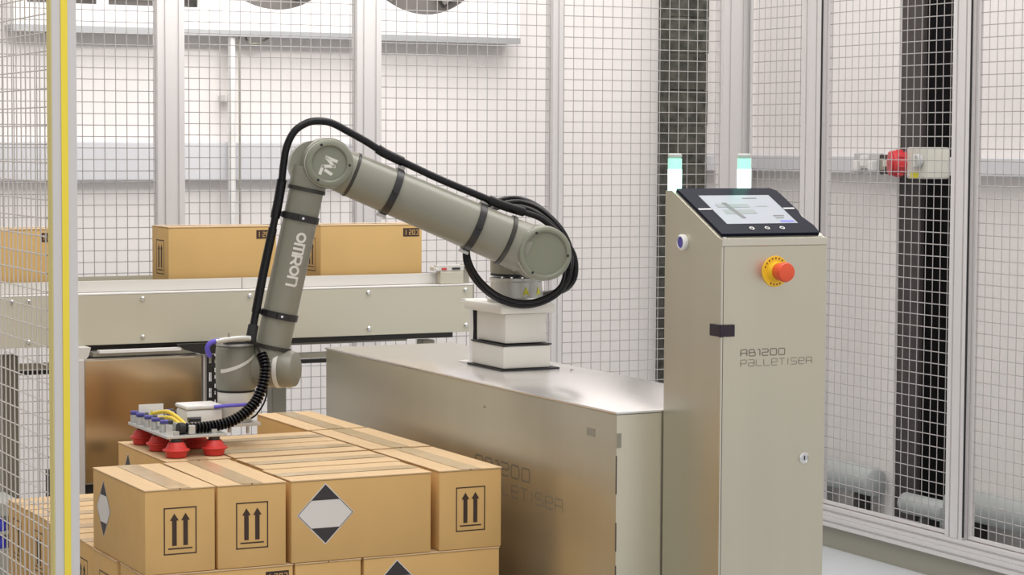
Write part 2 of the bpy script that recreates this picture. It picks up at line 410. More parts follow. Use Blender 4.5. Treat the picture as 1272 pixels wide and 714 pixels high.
# ------------------------------------------------------------------ guard fence
def profile(wx, wy, slots=1, sx=None):
    """aluminium extrusion section centred at 0 with t-slots on every face"""
    sw, sd = 0.004, 0.006; P = []
    def side(L, n): return [(-L/2+L*(k+0.5)/n) for k in range(n)]
    nx = sx or 1; ny = slots
    for c in side(wx, nx): P += [(c-sw, -wy/2), (c-sw, -wy/2+sd), (c+sw, -wy/2+sd), (c+sw, -wy/2)]
    P = [(-wx/2, -wy/2)] + P + [(wx/2, -wy/2)]
    for c in side(wy, ny): P += [(wx/2, c-sw), (wx/2-sd, c-sw), (wx/2-sd, c+sw), (wx/2, c+sw)]
    P += [(wx/2, wy/2)]
    for c in side(wx, nx)[::-1]: P += [(c+sw, wy/2), (c+sw, wy/2-sd), (c-sw, wy/2-sd), (c-sw, wy/2)]
    P += [(-wx/2, wy/2)]
    for c in side(wy, ny)[::-1]: P += [(-wx/2, c+sw), (-wx/2+sd, c+sw), (-wx/2+sd, c-sw), (-wx/2, c-sw)]
    return P
FH = 2.3
def post(x, y, wx, wy, label, nx=1, ny=1, gap=None, z0=0.012):
    t = thing('fence_post', label, 'post', (x, y, z0 if z0 > 0.1 else 0), 'aluminium guard fence posts')
    P = profile(wx, wy, ny, nx)
    part('extrusion', G().prism(P, lambda u, v, d: V((x+u, y+v, d)), z0, FH), M['alu'], t)
    if z0 < 0.1: part('foot_plate', G().box((x-wx/2-0.02, y-wy/2-0.005, 0), (x+wx/2+0.02, y+wy/2+0.005, 0.0115)), M['alu'], t)
    part('end_cap', G().box((x-wx/2, y-wy/2, FH+0.0003), (x+wx/2, y+wy/2, FH+0.004)), M['rubber'], t)
    if gap: part('gap_seal', G().box(*gap), M['rubber'], t, label='black vertical seal')
    return t
post(2.372, FY, 0.094, 0.05, 'wide aluminium fence post behind the first cartons on the conveyor', 2)
post(3.089, FY, 0.092, 0.05, 'wide aluminium fence post behind the robot elbow', 2)
post(3.832, FY, 0.042, 0.05, 'narrow bright aluminium post behind the robot lift column')
post(1.628, FY, 0.042, 0.05, 'narrow aluminium post of rear fence seen through side mesh')
post(4.592, FY, 0.112, 0.05, 'corner aluminium fence post behind the right beacon lamp', 2, gap=((4.6485, FY-0.04, 0.16), (4.656, FY-0.026, FH)))
post(FX, 6.805, 0.05, 0.125, 'aluminium side fence post directly behind the touch panel', 1, 2, ((FX-0.0275, 6.7345, 0.16), (FX-0.024, 6.7415, FH)), z0=0.152)
post(FX, 5.94, 0.05, 0.092, 'aluminium side fence post right of the dark column', 1, 2, ((FX-0.0275, 5.8855, 0.16), (FX-0.024, 5.8925, FH)), z0=0.152)
post(FX, 4.9, 0.05, 0.092, 'end post of the side fence, nearest the camera', 1, 2, z0=0.152)
# the light curtain post at the open front of the cell
lp = thing('light_curtain_post', 'near aluminium post with a bright yellow light curtain strip', 'post', (1.19, 4.325, 0))
P = profile(0.048, 0.05, 1, 1)
part('extrusion', G().box((1.1665, 4.302, 0.012), (1.216, 4.334, FH), 0.0012), M['alu'], lp)
part('yellow_strip', G().box((1.1845, 4.2995, 0.012), (1.1975, 4.3015, FH)), M['yellow'], lp, label='bright yellow strip')
part('edge_strip', G().box((1.1650, 4.302, 0.012), (1.1663, 4.332, FH)), M['palewhite'], lp, label='pale yellow edge strip')
part('foot_plate', G().box((1.15, 4.28, 0), (1.235, 4.37, 0.0115)), M['alu'], lp)

def mesh_panel(axis, c, a0, a1, z0, z1, pa, pz_, label, wd=0.0034, phase=0.0, zphase=0.0, frame=0.012, wm_='wire'):
    mid = (a0+a1)/2
    t = thing('mesh_panel', label, 'fence panel', (mid, c, z0) if axis == 'x' else (c, mid, z0), 'wire mesh guard panels')
    P3 = (lambda a, o, z: V((a, c+o, z))) if axis == 'x' else (lambda a, o, z: V((c+o, a, z)))
    g = G()
    def wire(p, q):
        d = (q-p).normalized(); e1 = V((0, 1, 0)) if axis == 'x' else V((1, 0, 0)); e2 = d.cross(e1); h = wd*0.48
        cs = [e1*h, e2*h, -e1*h, -e2*h]
        g.add([p+k for k in cs]+[q+k for k in cs], [(0,1,5,4),(1,2,6,5),(2,3,7,6),(3,0,4,7)])
    a = a0+phase % pa
    while a < a1:
        wire(P3(a, 0, z0), P3(a, 0, z1)); a += pa
    z = z0+zphase % pz_
    while z < z1:
        wire(P3(a0, wd*0.9, z), P3(a1, wd*0.9, z)); z += pz_
    part('wire_mesh', g, M[wm_], t, kind='stuff')
    if frame:
        for nm, A, Bz in (('side_frame', (a0, a0+frame), (z0, z1)), ('side_frame', (a1-frame, a1), (z0, z1)), ('bottom_frame', (a0+frame, a1-frame), (z0, z0+frame)), ('top_frame', (a0+frame, a1-frame), (z1-frame, z1))):
            p, q = P3(A[0], -0.011, Bz[0]), P3(A[1], -0.0035, Bz[1])
            part(nm, G().box((min(p.x, q.x), min(p.y, q.y), p.z), (max(p.x, q.x), max(p.y, q.y), q.z)), M['alu'], t)
    return t
zt_ = 2.26
mesh_panel('x', FY, 1.66, 2.322, 0.1, zt_, 0.0378, 0.0378, 'rear mesh panel between near yellow-striped post and first wide post', frame=0)
mesh_panel('x', FY, 2.422, 3.040, 0.1, zt_, 0.0366, 0.038, 'rear mesh panel behind the robot forearm and first conveyor carton', phase=0.02, frame=0)
mesh_panel('x', FY, 3.138, 3.809, 0.1, zt_, 0.0395, 0.0385, 'rear mesh panel behind the robot upper arm', phase=0.025, frame=0)
mesh_panel('x', FY, 3.856, 4.534, 0.1, zt_, 0.0405, 0.0385, 'rear mesh panel in front of the dark masonry pier', phase=0.012, frame=0)
mesh_panel('y', FX, 6.87, 7.235, 0.155, zt_, 0.04, 0.04, 'narrow side mesh panel next to the fence corner', frame=0.012)
mesh_panel('y', FX, 5.988, 6.731, 0.155, zt_, 0.04, 0.04, 'side mesh panel in front of the sockets and dark column', frame=0.012)
mesh_panel('y', FX, 4.95, 5.882, 0.155, zt_, 0.04, 0.04, 'side mesh panel at the right edge of the photo', frame=0.012)
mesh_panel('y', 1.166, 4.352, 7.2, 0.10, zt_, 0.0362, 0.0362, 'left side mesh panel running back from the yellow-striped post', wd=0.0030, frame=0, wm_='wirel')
br = thing('fence_base_rail', 'low aluminium base rail with grey kick plate under side fence', 'rail', (FX, 6.1, 0))
part('upper_rail', G().prism(profile(0.05, 0.034, 1, 1), lambda u, v, d: V((FX+u, d, 0.134+v)), 4.85, 7.24), M['alu'], br)
part('lower_rail', G().prism(profile(0.056, 0.036, 1, 1), lambda u, v, d: V((FX+u-0.004, d, 0.098+v)), 4.85, 7.24), M['alu'], br)
part('kick_plate', G().box((FX-0.012, 4.85, 0.0), (FX-0.002, 7.24, 0.0795)), M['leg'], br, label='dull grey kick plate')

# ------------------------------------------------------------------ conveyor
CY = 6.05
cv = thing('box_conveyor', 'stainless box conveyor on legs running behind the robot arm', 'conveyor', (2.05, 6.25, 0))
part('side_panel', G().box((1.22, CY, 0.884), (2.912, CY+0.003, 1.022), 0.001), M['conv'], cv)
part('top_lip', G().box((1.22, CY-0.001, 1.0225), (2.912, CY+0.035, 1.027), 0.001), M['white'], cv)
part('rear_panel', G().box((1.22, CY+0.387, 0.884), (2.912, CY+0.39, 1.05)), M['conv'], cv)
part('belt', G().box((1.22, CY+0.05, 1.018), (2.912, CY+0.38, 1.0295), 0.002), M['belt'], cv)
part('guide_rail', G().box((1.22, CY+0.036, 1.0275), (2.197, CY+0.041, 1.0590), 0.001), M['guide'], cv)
part('guide_rail', G().box((2.199, CY+0.036, 1.0275), (2.912, CY+0.041, 1.0590), 0.001), M['guide'], cv)
part('end_plate', G().box((2.9125, CY+0.001, 0.884), (2.917, CY+0.389, 1.026)), M['leg'], cv)
for x, z in ((1.892, 1.009), (1.892, 0.902), (2.207, 1.009), (2.573, 1.009), (2.575, 0.904), (2.887, 1.009), (2.889, 0.904), (1.525, 1.009), (1.571, 1.009), (1.57, 0.899), (2.207, 0.904)):
    part('bolt', G().lathe((x, CY-0.0002, z), (0, -1, 0), [(0.0065, 0), (0.0065, 0.004), (0.004, 0.0065)], 12), M['chrome'], cv, 30)
def leg(x0, x1, y0, y1, z0, z1, name='leg', m='leg'):
    part(name, G().box((x0, y0, z0), (x1, y1, z1), 0.003), M[m], cv)
leg(2.369, 2.415, 6.30, 6.345, 0, 0.84); leg(1.561, 1.606, 6.30, 6.345, 0, 0.84); leg(2.861, 2.903, 6.30, 6.345, 0, 0.84)
leg(1.689, 1.7065, 5.98, 6.015, 0, 0.853, 'front_leg', 'alu')
part('leg_bracket', G().prism([(1.688, 0.884), (1.726, 0.884), (1.720, 0.862), (1.713, 0.8535), (1.688, 0.8535)], lambda u, v, d: V((u, d, v)), 5.985, 6.048), M['guide'], cv)
part('cross_beam', G().box((1.607, 6.298, 0.798), (2.36, 6.33, 0.814)).box((2.416, 6.298, 0.798), (2.86, 6.33, 0.814)), M['conv'], cv)
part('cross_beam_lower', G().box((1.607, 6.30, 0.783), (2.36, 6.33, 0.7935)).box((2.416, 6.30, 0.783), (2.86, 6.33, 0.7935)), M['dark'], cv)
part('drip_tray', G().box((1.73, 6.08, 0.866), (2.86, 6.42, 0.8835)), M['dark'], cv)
part('tray_edge', G().box((2.1, 6.28, 0.842), (2.80, 6.30, 0.865)), M['leg'], cv)
part('light_strip', G().box((1.753, 5.995, 0.866), (1.985, 6.02, 0.8735)), M['white'], cv)
part('strip_plate', G().box((1.745, 6.03, 0.854), (2.06, 6.06, 0.8655)), M['leg'], cv)
part('gusset_plate', G().prism([(1.975, 0.8835), (2.097, 0.8835), (2.097, 0.853), (2.045, 0.853), (1.995, 0.8675)], lambda u, v, d: V((u, d, v)), 5.995, 6.005), M['clamp'], cv)
# motion sensor at the end of the conveyor
sn = thing('sensor_head', 'small grey sensor bracket with red light at the conveyor end', 'sensor', (2.85, 6.09, 1.026))
part('bracket', G().box((2.885, 6.072, 1.0275), (2.91, 6.085, 1.085)), M['leg'], sn)
part('housing', G().box((2.808, 6.055, 1.0275), (2.8845, 6.085, 1.066), 0.004), M['conv'], sn)
part('sensor_arm', G().box((2.787, 6.056, 1.0665), (2.8845, 6.085, 1.078)).box((2.800, 6.058, 1.0785), (2.90, 6.085, 1.083)), M['guide'], sn)
part('status_light', G().box((2.812, 6.0535, 1.0695), (2.828, 6.0558, 1.0755)), M['redplug'], sn)
part('dark_slot', G().box((2.846, 6.0538, 1.070), (2.872, 6.0558, 1.076)), M['clamp'], sn)
part('lens', G().cyl((2.797, 6.0558, 1.0725), (2.797, 6.053, 1.0725), 0.004, n=10), M['white'], sn, 40)
# slotted upright
su = thing('slotted_upright', 'black slotted steel upright under the conveyor beside the steel panel', 'upright', (2.076, 6.0, 0))
g = G(); x0, x1 = 2.060, 2.091
for xa, xb in ((x0, 2.0665), (2.0745, 2.0825), (2.0865, x1)): g.box((xa, 5.994, 0), (xb, 5.998, 0.852))
for k in range(20):
    z = 0.0+k*0.0445; g.box((2.0665, 5.994, z), (2.0745, 5.998, z+0.0185)); g.box((2.0825, 5.994, z+0.012), (2.0865, 5.998, z+0.026)); g.box((2.0825, 5.994, z+0.036), (2.0865, 5.998, z+0.0445))
part('slotted_face', g, M['clamp'], su)
part('web', G().box((x0, 5.9985, 0), (x0+0.0009, 6.035, 0.852)), M['alu'], su)
# stainless control box under the conveyor
ss = thing('stainless_cabinet', 'polished stainless cabinet under the conveyor behind the stacked cartons', 'cabinet', (1.883, 6.18, 0))
part('body', G().box((1.7105, 6.016, 0.503), (2.053, 6.36, 0.850), 0.002), M['panel'], ss)
part('door', G().box((1.714, 6.007, 0.507), (2.050, 6.0155, 0.8465), 0.0015), M['panel'], ss)
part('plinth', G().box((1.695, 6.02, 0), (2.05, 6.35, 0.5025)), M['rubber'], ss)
part('edge_trim', G().box((2.0535, 6.004, 0.503), (2.0585, 6.03, 0.850)), M['alu'], ss)

# ------------------------------------------------------------------ cartons
def carton_proto(L, W, H, sideways):
    """carton with its long axis on local x; end faces carry arrows, -y face a diamond, +y face a date block"""
    hl, hw = L/2, W/2
    root = bpy.data.objects.new('carton', None); COL.objects.link(root); root.empty_display_size = 0.05
    e = 0.0025
    part('body', G().box((-hl+e, -hw+e, 0), (hl-e, hw-e, H-0.0032), 0.002), M['card'], root, 40)
    for s in (-1, 1):
        y0, y1 = (0.0012, hw-0.0015) if s > 0 else (-hw+0.0015, -0.0012)
        part('flap', G().box((-hl+0.0015, y0, H-0.003), (hl-0.0015, y1, H), 0.0008), M['flap'], root)
    n = 10; tw = 0.024; g = G(); vs = []; fs = []
    prof = [(-hl+0.0015, H+0.0005)]
    prof += [(-hl+L*k/n, H+0.0006+random.uniform(0, 0.0006)) for k in range(1, n)]
    prof += [(hl-0.0015, H+0.0005)]
    for x, z in prof: vs += [(x, -tw, z), (x, tw, z)]
    for i in range(len(prof)-1): fs.append((2*i, 2*i+1, 2*i+3, 2*i+2))
    part('tape', G().add(vs, fs), M['tape'], root)
    for s in (-1, 1):
        fx = s*(hl-e+0.0004)
        f = lambda u, v, fx=fx, s=s: V((fx, -s*u*(-1), v)) if False else V((fx, s*u, v))
        kw = W/0.155
        g = G(); a, b, z0, z1 = -0.034*kw, 0.034*kw, 0.040, 0.135
        g.strokes([[(a, z0), (b, z0), (b, z1), (a, z1), (a, z0)]], f, 0.0026)
        for c in (-0.0125*kw, 0.0115*kw):
            g.quad(f, c-0.0050, 0.057, c+0.0050, 0.109)
            g.add([f(c-0.0095, 0.109), f(c+0.0095, 0.109), f(c, 0.124)], [(0, 1, 2)])
        g.quad(f, a+0.008, 0.0495, b-0.008, 0.0525)
        part('arrow_print', g, M['ink'], root)
    kx = L/0.33
    fy = -hw+e-0.0004; cx, cz, R = -hl+(0.072 if sideways else 0.080)*kx, H/2+(0.008 if sideways else 0.013), (0.0625 if sideways else 0.0655)
    if sideways: kx = 0.80
    f = lambda u, v, k=0: V((cx+u*kx, fy-k*0.0003, cz+v))
    dm = part('hazard_diamond', G().add([f(-R, 0), f(0, -R), f(R, 0), f(0, R)], [(0, 1, 2, 3)]), M['labelw'], root)
    r2 = R*0.955; h = 0.0295
    g = G().add([f(-(r2-h), h, 1), f(r2-h, h, 1), f(0, r2, 1)], [(0, 1, 2)]).add([f(-(r2-h), -h, 1), f(0, -r2, 1), f(r2-h, -h, 1)], [(0, 1, 2)])
    for q in (((-r2, 0), (-(r2-h), h)), ((-r2, 0), (-(r2-h), -h)), ((r2, 0), (r2-h, h)), ((r2, 0), (r2-h, -h))):
        g.strokes([list(q)], lambda u, v: f(u, v, 1), 0.0013)
    part('black_print', g, M['diam'], dm)
    kx = L/0.33; fy2 = hw-e+0.0004; f2 = lambda u, v, k=0: V((-hl+(0.012+u)*kx, fy2+k*0.0003, H-0.037+v))
    db = part('date_print', G().quad(lambda u, v: f2(u, v), 0, 0, 0.052, 0.025), M['ink'], root)
    digs = [[(0, 1), (0, 0)], [(0, 1), (1, 1), (1, .5), (0, .5), (0, 0), (1, 0)], [(0, 0), (1, 0), (1, 1), (0, 1), (0, 0)], [(0, 1), (1, 1), (1, 0), (0, 0)]]
    g = G()
    for k, ln in enumerate(digs):
        g.strokes([[(0.043-(k*0.011)-u*0.006, 0.006+v*0.013) for u, v in ln]], lambda u, v: f2(u, v, 1), 0.0018)
    part('digits', g, M['card'], db)
    return root
HB = 0.175
protoX = carton_proto(0.327, 0.178, HB, False)     # long axis across the pallet
protoY = carton_proto(0.370, 0.155, HB, True)      # long axis along the pallet depth
protoC = carton_proto(0.328, 0.155, HB, False)     # cartons on the conveyor
for ch in protoC.children:
    if ch.name.startswith(('body', 'flap')): ch.data.materials[0] = M['cardc'] if ch.name.startswith('body') else M['flap']
used = set()
def carton(proto, x, y, z, rz, label, group):
    o = proto if proto.name not in used else copy_tree(proto)
    used.add(proto.name); o.location = (x, y, z); o.rotation_euler = (0, 0, math.radians(rz))
    return tag(o, label, 'box', group)
ZT = 0.737-HB; ZL = ZT-HB-0.0008; ZK = ZL-HB-0.0008
ga, gb = 'cartons in the top layer of the pallet stack', 'cartons in the middle layer of the pallet stack'
j = lambda a=0.6: random.uniform(-a, a)
carton(protoY, 1.4525, 4.582, ZT, -90+0.3, 'front corner carton of the top layer, diamond label on its side', ga)
carton(protoY, 1.6105, 4.582, ZT, -90.3, 'top layer carton second from the front corner, arrows facing front', ga)
carton(protoX, 1.8575, 4.485, ZT, 0.0, 'top layer carton with the large white and black diamond facing front', ga)
carton(protoX, 1.8655, 4.672, ZT, 0.2, 'top layer carton lying directly behind the front diamond carton', ga)
carton(protoY, 2.1140, 4.582, ZT, -90, 'top layer carton with arrows beside the steel pedestal', ga)
carton(protoY, 1.6240, 4.965, ZT, -90, 'top layer carton gripped by the red suction cups', ga)
carton(protoX, 1.8690, 4.868, ZT, 0, 'top layer carton just right of the gripped carton, front of pair', ga)
carton(protoX, 1.8690, 5.053, ZT, 0.2, 'top layer carton just right of the gripped carton, rear of pair', ga)
carton(protoY, 2.1160, 4.968, ZT, -89.7, 'top layer carton in the second row against the steel pedestal', ga)
bare = carton(protoY, 2.1130, 5.350, ZT, -90, 'lone rearmost carton of the top layer with bare tan side', ga)
for ch in list(bare.children):
    if ch.name.startswith(('hazard', 'date')):
        for q in list(ch.children): bpy.data.objects.remove(q)
        bpy.data.objects.remove(ch)
for lz, nm in ((ZL, 'mid'), (ZK, 'low')):
    for k in range(6):
        y = 4.395+0.0900+0.1855*k
        if nm == 'mid':
            lab = ['middle layer carton at the front corner with the date block', 'middle layer carton second along the left side, part covered', 'middle layer carton with arrow print beside the yellow-striped post', 'middle layer carton fourth along the left side, top uncovered', 'middle layer carton fifth along the left side, top uncovered', 'rear corner carton of the middle layer, near the stainless cabinet'][k]
        else: lab = 'brown carton in the covered bottom layer on the pallet'
        carton(protoX, 1.537+(0.002*(-1)**k), y, lz, 180 if k == 0 else 0, lab, gb if nm == 'mid' else 'cartons in the bottom layer of the pallet stack')
        lab2 = 'middle layer carton with diamond below the right front arrows carton' if (nm == 'mid' and k == 0) else ('covered carton in the right column of the middle layer' if nm == 'mid' else 'brown carton in the covered bottom layer on the pallet')
        carton(protoX, 2.023, y, lz, 0, lab2, gb if nm == 'mid' else 'cartons in the bottom layer of the pallet stack')
    for k in range(3):
        lab = ('middle layer carton in front row between date and diamond cartons' if k == 0 else 'covered carton in the centre column of the middle layer') if nm == 'mid' else 'brown carton in the covered bottom layer on the pallet'
        carton(protoY, 1.780, 4.395+0.186+0.372*k, lz, -90, lab, gb if nm == 'mid' else 'cartons in the bottom layer of the pallet stack')
gc = 'cartons waiting on the conveyor'
carton(protoC, 2.146, 6.175, 1.0305, 180, 'carton on the conveyor behind the robot forearm', gc)
carton(protoC, 2.606, 6.175, 1.0305, 180, 'foremost carton on the conveyor, below the robot upper arm', gc)
carton(protoC, 1.520, 6.175, 1.0305, 180, 'carton on the conveyor seen through the left side mesh', gc)
# pallet on a low stand
pt = thing('wooden_pallet', 'wooden pallet carrying the three layers of cartons', 'pallet', (1.78, 4.96, 0))
px0, px1, py0, py1 = 1.368, 2.192, 4.385, 5.52; zb = ZK-0.144
for k in range(5): part('deck_board', G().box((px0+k*0.1765, py0, ZK-0.023), (px0+k*0.1765+0.118, py1, ZK-0.001)), M['wood'], pt)
for k in range(3):
    y = py0+k*(py1-py0-0.145)/2
    part('stringer', G().box((px0, y, ZK-0.045), (px1, y+0.145, ZK-0.0235)), M['wood'], pt)
    for i in range(3): part('block', G().box((px0+i*(px1-px0-0.1)/2, y, zb+0.022), (px0+i*(px1-px0-0.1)/2+0.1, y+0.145, ZK-0.0455)), M['wood'], pt)
for i in range(3): part('bottom_board', G().box((px0+i*(px1-px0-0.1)/2, py0, zb), (px0+i*(px1-px0-0.1)/2+0.1, py1, zb+0.0215)), M['wood'], pt)
solo('pallet_stand', G().box((px0+0.02, py0+0.02, 0), (px1-0.02, py1-0.02, zb-0.0005), 0.004), M['leg'], 'low grey steel stand under the wooden pallet', 'stand', (1.78, 4.96, 0))

# grey bottle rack at the far left
rk = thing('bottle_rack', 'grey rack of blue bottles seen low through the left mesh', 'rack', (1.36, 5.87, 0))
part('lower_bin', G().box((1.225, 5.80, 0.0), (1.484, 5.98, 0.375), 0.004), M['crate'], rk)
for z in (0.3755, 0.421): part('shelf', G().box((1.225, 5.80, z), (1.484, 5.98, z+0.007)), M['crate'], rk)
part('cover', G().box((1.225, 5.80, 0.468), (1.484, 5.98, 0.505), 0.003), M['crate'], rk)
for x in (1.225, 1.478): part('upright', G().box((x, 5.9, 0.3830), (x+0.006, 5.98, 0.4675)), M['crate'], rk)
first = None; n = 0
for z in (0.383, 0.4285):
    for k in range(9):
        if first is None:
            first = solo('blue_bottle', G().lathe((0, 0, 0), (0, 0, 1), [(0.009, 0), (0.0105, 0.002), (0.0105, 0.024), (0.006, 0.030), (0.006, 0.035)], 12), M['bluebot'], 'small blue bottle standing in a row on the grey rack', 'bottle', (0, 0, 0), 'blue bottles on the grey rack', 40); o = first
        else: o = first.copy(); COL.objects.link(o)
        o.location = (1.246+0.027*k, 5.815, z)

# ------------------------------------------------------------------ pedestal
GL = {'R': [[(0,0),(0,1),(1,1),(1,.45),(0,.45)],[(1,.45),(1,0)]], 'B': [[(0,0),(0,1),(.85,1),(.85,.55),(1,.5),(1,0),(0,0)],[(0,.53),(.85,.53)]],
      '1': [[(0,1),(1,1),(1,0)]], '2': [[(0,1),(1,1),(1,.5),(0,.5),(0,0),(1,0)]], '0': [[(0,0),(1,0),(1,1),(0,1),(0,0)]],
      'P': [[(0,0),(0,1),(1,1),(1,.42),(0,.42)]], 'a': [[(0,1),(1,1),(1,0),(0,0),(0,.5),(1,.5)]], 'L': [[(0,1),(0,0),(1,0)]],
      'e': [[(1,0),(0,0),(0,1),(1,1),(1,.5),(0,.5)]], 'T': [[(0,1),(1,1)],[(.5,1),(.5,0)]], 'i': [[(.5,0),(.5,1)]], 's': [[(1,1),(0,1),(0,.5),(1,.5),(1,0),(0,0)]]}
def lettering(text, fn, width, h, wd):
    g = G(); wts = [0.4 if c in 'i1' else 1.0 for c in text]; gap = 0.36
    unit = width/(sum(wts)+gap*(len(text)-1)); x = 0
    for c, wt in zip(text, wts):
        g.ribbon([[(x+u*unit*wt, v*h) for u, v in ln] for ln in GL[c]], fn, wd, h*0.2); x += unit*(wt+gap)
    return g
PX, PY0, PY1, PZ = 2.281, 4.05, 5.655, 0.892
pd = thing('robot_pedestal', 'long low stainless pedestal carrying the robot lift column', 'pedestal', (2.47, 4.85, 0))
part('body', G().box((PX, PY0, 0.01), (2.655, PY1, PZ-0.006), 0.003), M['steel'], pd, 40)
part('top_sheet', G().box((PX-0.002, PY0-0.002, PZ-0.0055), (2.657, PY1+0.002, PZ), 0.0015), M['pedtop'], pd, 40)
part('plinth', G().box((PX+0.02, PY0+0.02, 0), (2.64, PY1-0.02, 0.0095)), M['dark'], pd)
fL = lambda u, v: V((PX-0.0005, 4.720-u, 0.690+v))
part('model_lettering', lettering('RB1200', fL, 0.277, 0.029, 0.0040), M['etch'], pd, label='etched lettering reading RB1200')
fL2 = lambda u, v: V((PX-0.0005, 4.720-u, 0.646+v))
part('type_lettering', lettering('PaLLeTiseR', fL2, 0.435, 0.027, 0.0034), M['etchl'], pd, label='etched lettering reading PALLETISER')
part('inspection_sticker', G().box((PX-0.0010, 4.141, 0.829), (PX-0.0002, 4.177, 0.846)), M['leg'], pd)
part('corner_latch', G().box((PX+0.001, PY0-0.003, 0.817), (PX+0.010, PY0-0.0005, 0.847)), M['leg'], pd)
for z0, z1 in ((0.72, 0.80), (0.60, 0.66), (0.46, 0.57)):
    part('seam', G().box((PX-0.0012, PY0-0.0012, z0), (PX+0.0012, PY0+0.0008, z1)), M['seamline'], pd)
part('rivet', G().lathe((PX-0.0003, 4.674, 0.836), (-1, 0, 0), [(0.0035, 0), (0.003, 0.002)], 10), M['leg'], pd)
part('rivet', G().lathe((2.60, 4.84, PZ+0.0002), (0, 0, 1), [(0.005, 0), (0.004, 0.004)], 10), M['chrome'], pd)

# ------------------------------------------------------------------ robot with lift column, arm, hoses and gripper
B0 = V((2.51, 4.985, 0)); pv = V((0.9715, -0.2371, 0)).normalized(); av = V((-0.2371, -0.9715, 0)).normalized()
def W(s, e, z): return B0+pv*s+av*e+V((0, 0, z))
rb = thing('palletising_robot', 'grey six-axis robot arm on a cream lift column, holding a gripper', 'robot', (2.51, 4.985, PZ))
# column
part('base_plate', G().box((2.432, 4.886, PZ+0.0005), (2.590, 5.085, PZ+0.004)), M['rubber'], rb, label='thin black base plate')
part('column_lower_cover', G().box((2.438, 4.893, PZ+0.0045), (2.568, 5.07, 0.952), 0.004), M['colw'], rb, 40)
part('column_shadow_gap', G().box((2.436, 4.891, 0.9525), (2.570, 5.071, 0.9555)), M['rubber'], rb)  # black strip standing in for the shadow gap between the covers
part('column_upper_cover', G().box((2.446, 4.900, 0.9575), (2.560, 5.06, 1.030), 0.004), M['colw'], rb, 40)
part('mounting_plate', G().box((2.428, 4.886, 1.0305), (2.578, 5.10, 1.054), 0.006), M['colw'], rb, 40)
part('rear_plate', G().box((2.462, 5.105, PZ+0.005), (2.468, 5.135, 1.054)).box((2.44, 5.09, PZ+0.0005), (2.49, 5.15, PZ+0.004)).box((2.44, 5.1005, 1.046), (2.50, 5.136, 1.0535)), M['white'], rb)
part('column_cable', G().tube([(2.455, 5.088, PZ+0.006), (2.453, 5.084, 0.94), (2.457, 5.088, 0.98), (2.454, 5.085, 1.028)], 0.006, 8), M['cable'], rb, 40)
# base flange and joint 1
zb_ = 1.0545
part('robot_base', G().lathe(W(0.008, 0, zb_), (0, 0, 1), [(0.072, 0), (0.072, 0.008), (0.067, 0.012), (0.063, 0.050), (0.066, 0.053), (0.066, 0.060)], 40), M['base'], rb, 40)
for k in range(8):
    a = -2.4+k*0.42; part('base_screw', G().cyl(W(0.008+0.062*math.cos(a), -0.062*math.sin(a)*1, zb_+0.0605), W(0.008+0.062*math.cos(a), -0.062*math.sin(a), zb_+0.064), 0.004, n=8), M['chrome'], rb)
for k, dy in ((0.15, 0), (0.75, 0)):
    th = math.atan2(av.y, av.x)+k; r = 0.0665
    c = W(0.008, 0, 0); q = []
    for da, z in ((-0.16, zb_+0.016), (0.16, zb_+0.016), (0.0, zb_+0.040)):
        q.append((c.x+r*math.cos(th+da), c.y+r*math.sin(th+da), z))
    part('hazard_sticker', G().add(q, [(0, 1, 2)]), M['hazard'], rb)
part('base_seal', G().cyl(W(0.008, 0, zb_+0.0645), W(0.008, 0, zb_+0.070), 0.064, n=40), M['rubber'], rb, 40)
part('shoulder_housing', G().lathe(W(0.008, 0, zb_+0.0705), (0, 0, 1), [(0.064, 0), (0.065, 0.006), (0.065, 0.085), (0.058, 0.105), (0.030, 0.118)], 40).cyl(W(0.008, 0.02, 1.183), W(0.012, 0.10, 1.183), 0.060, n=40), M['robot'], rb, 40)
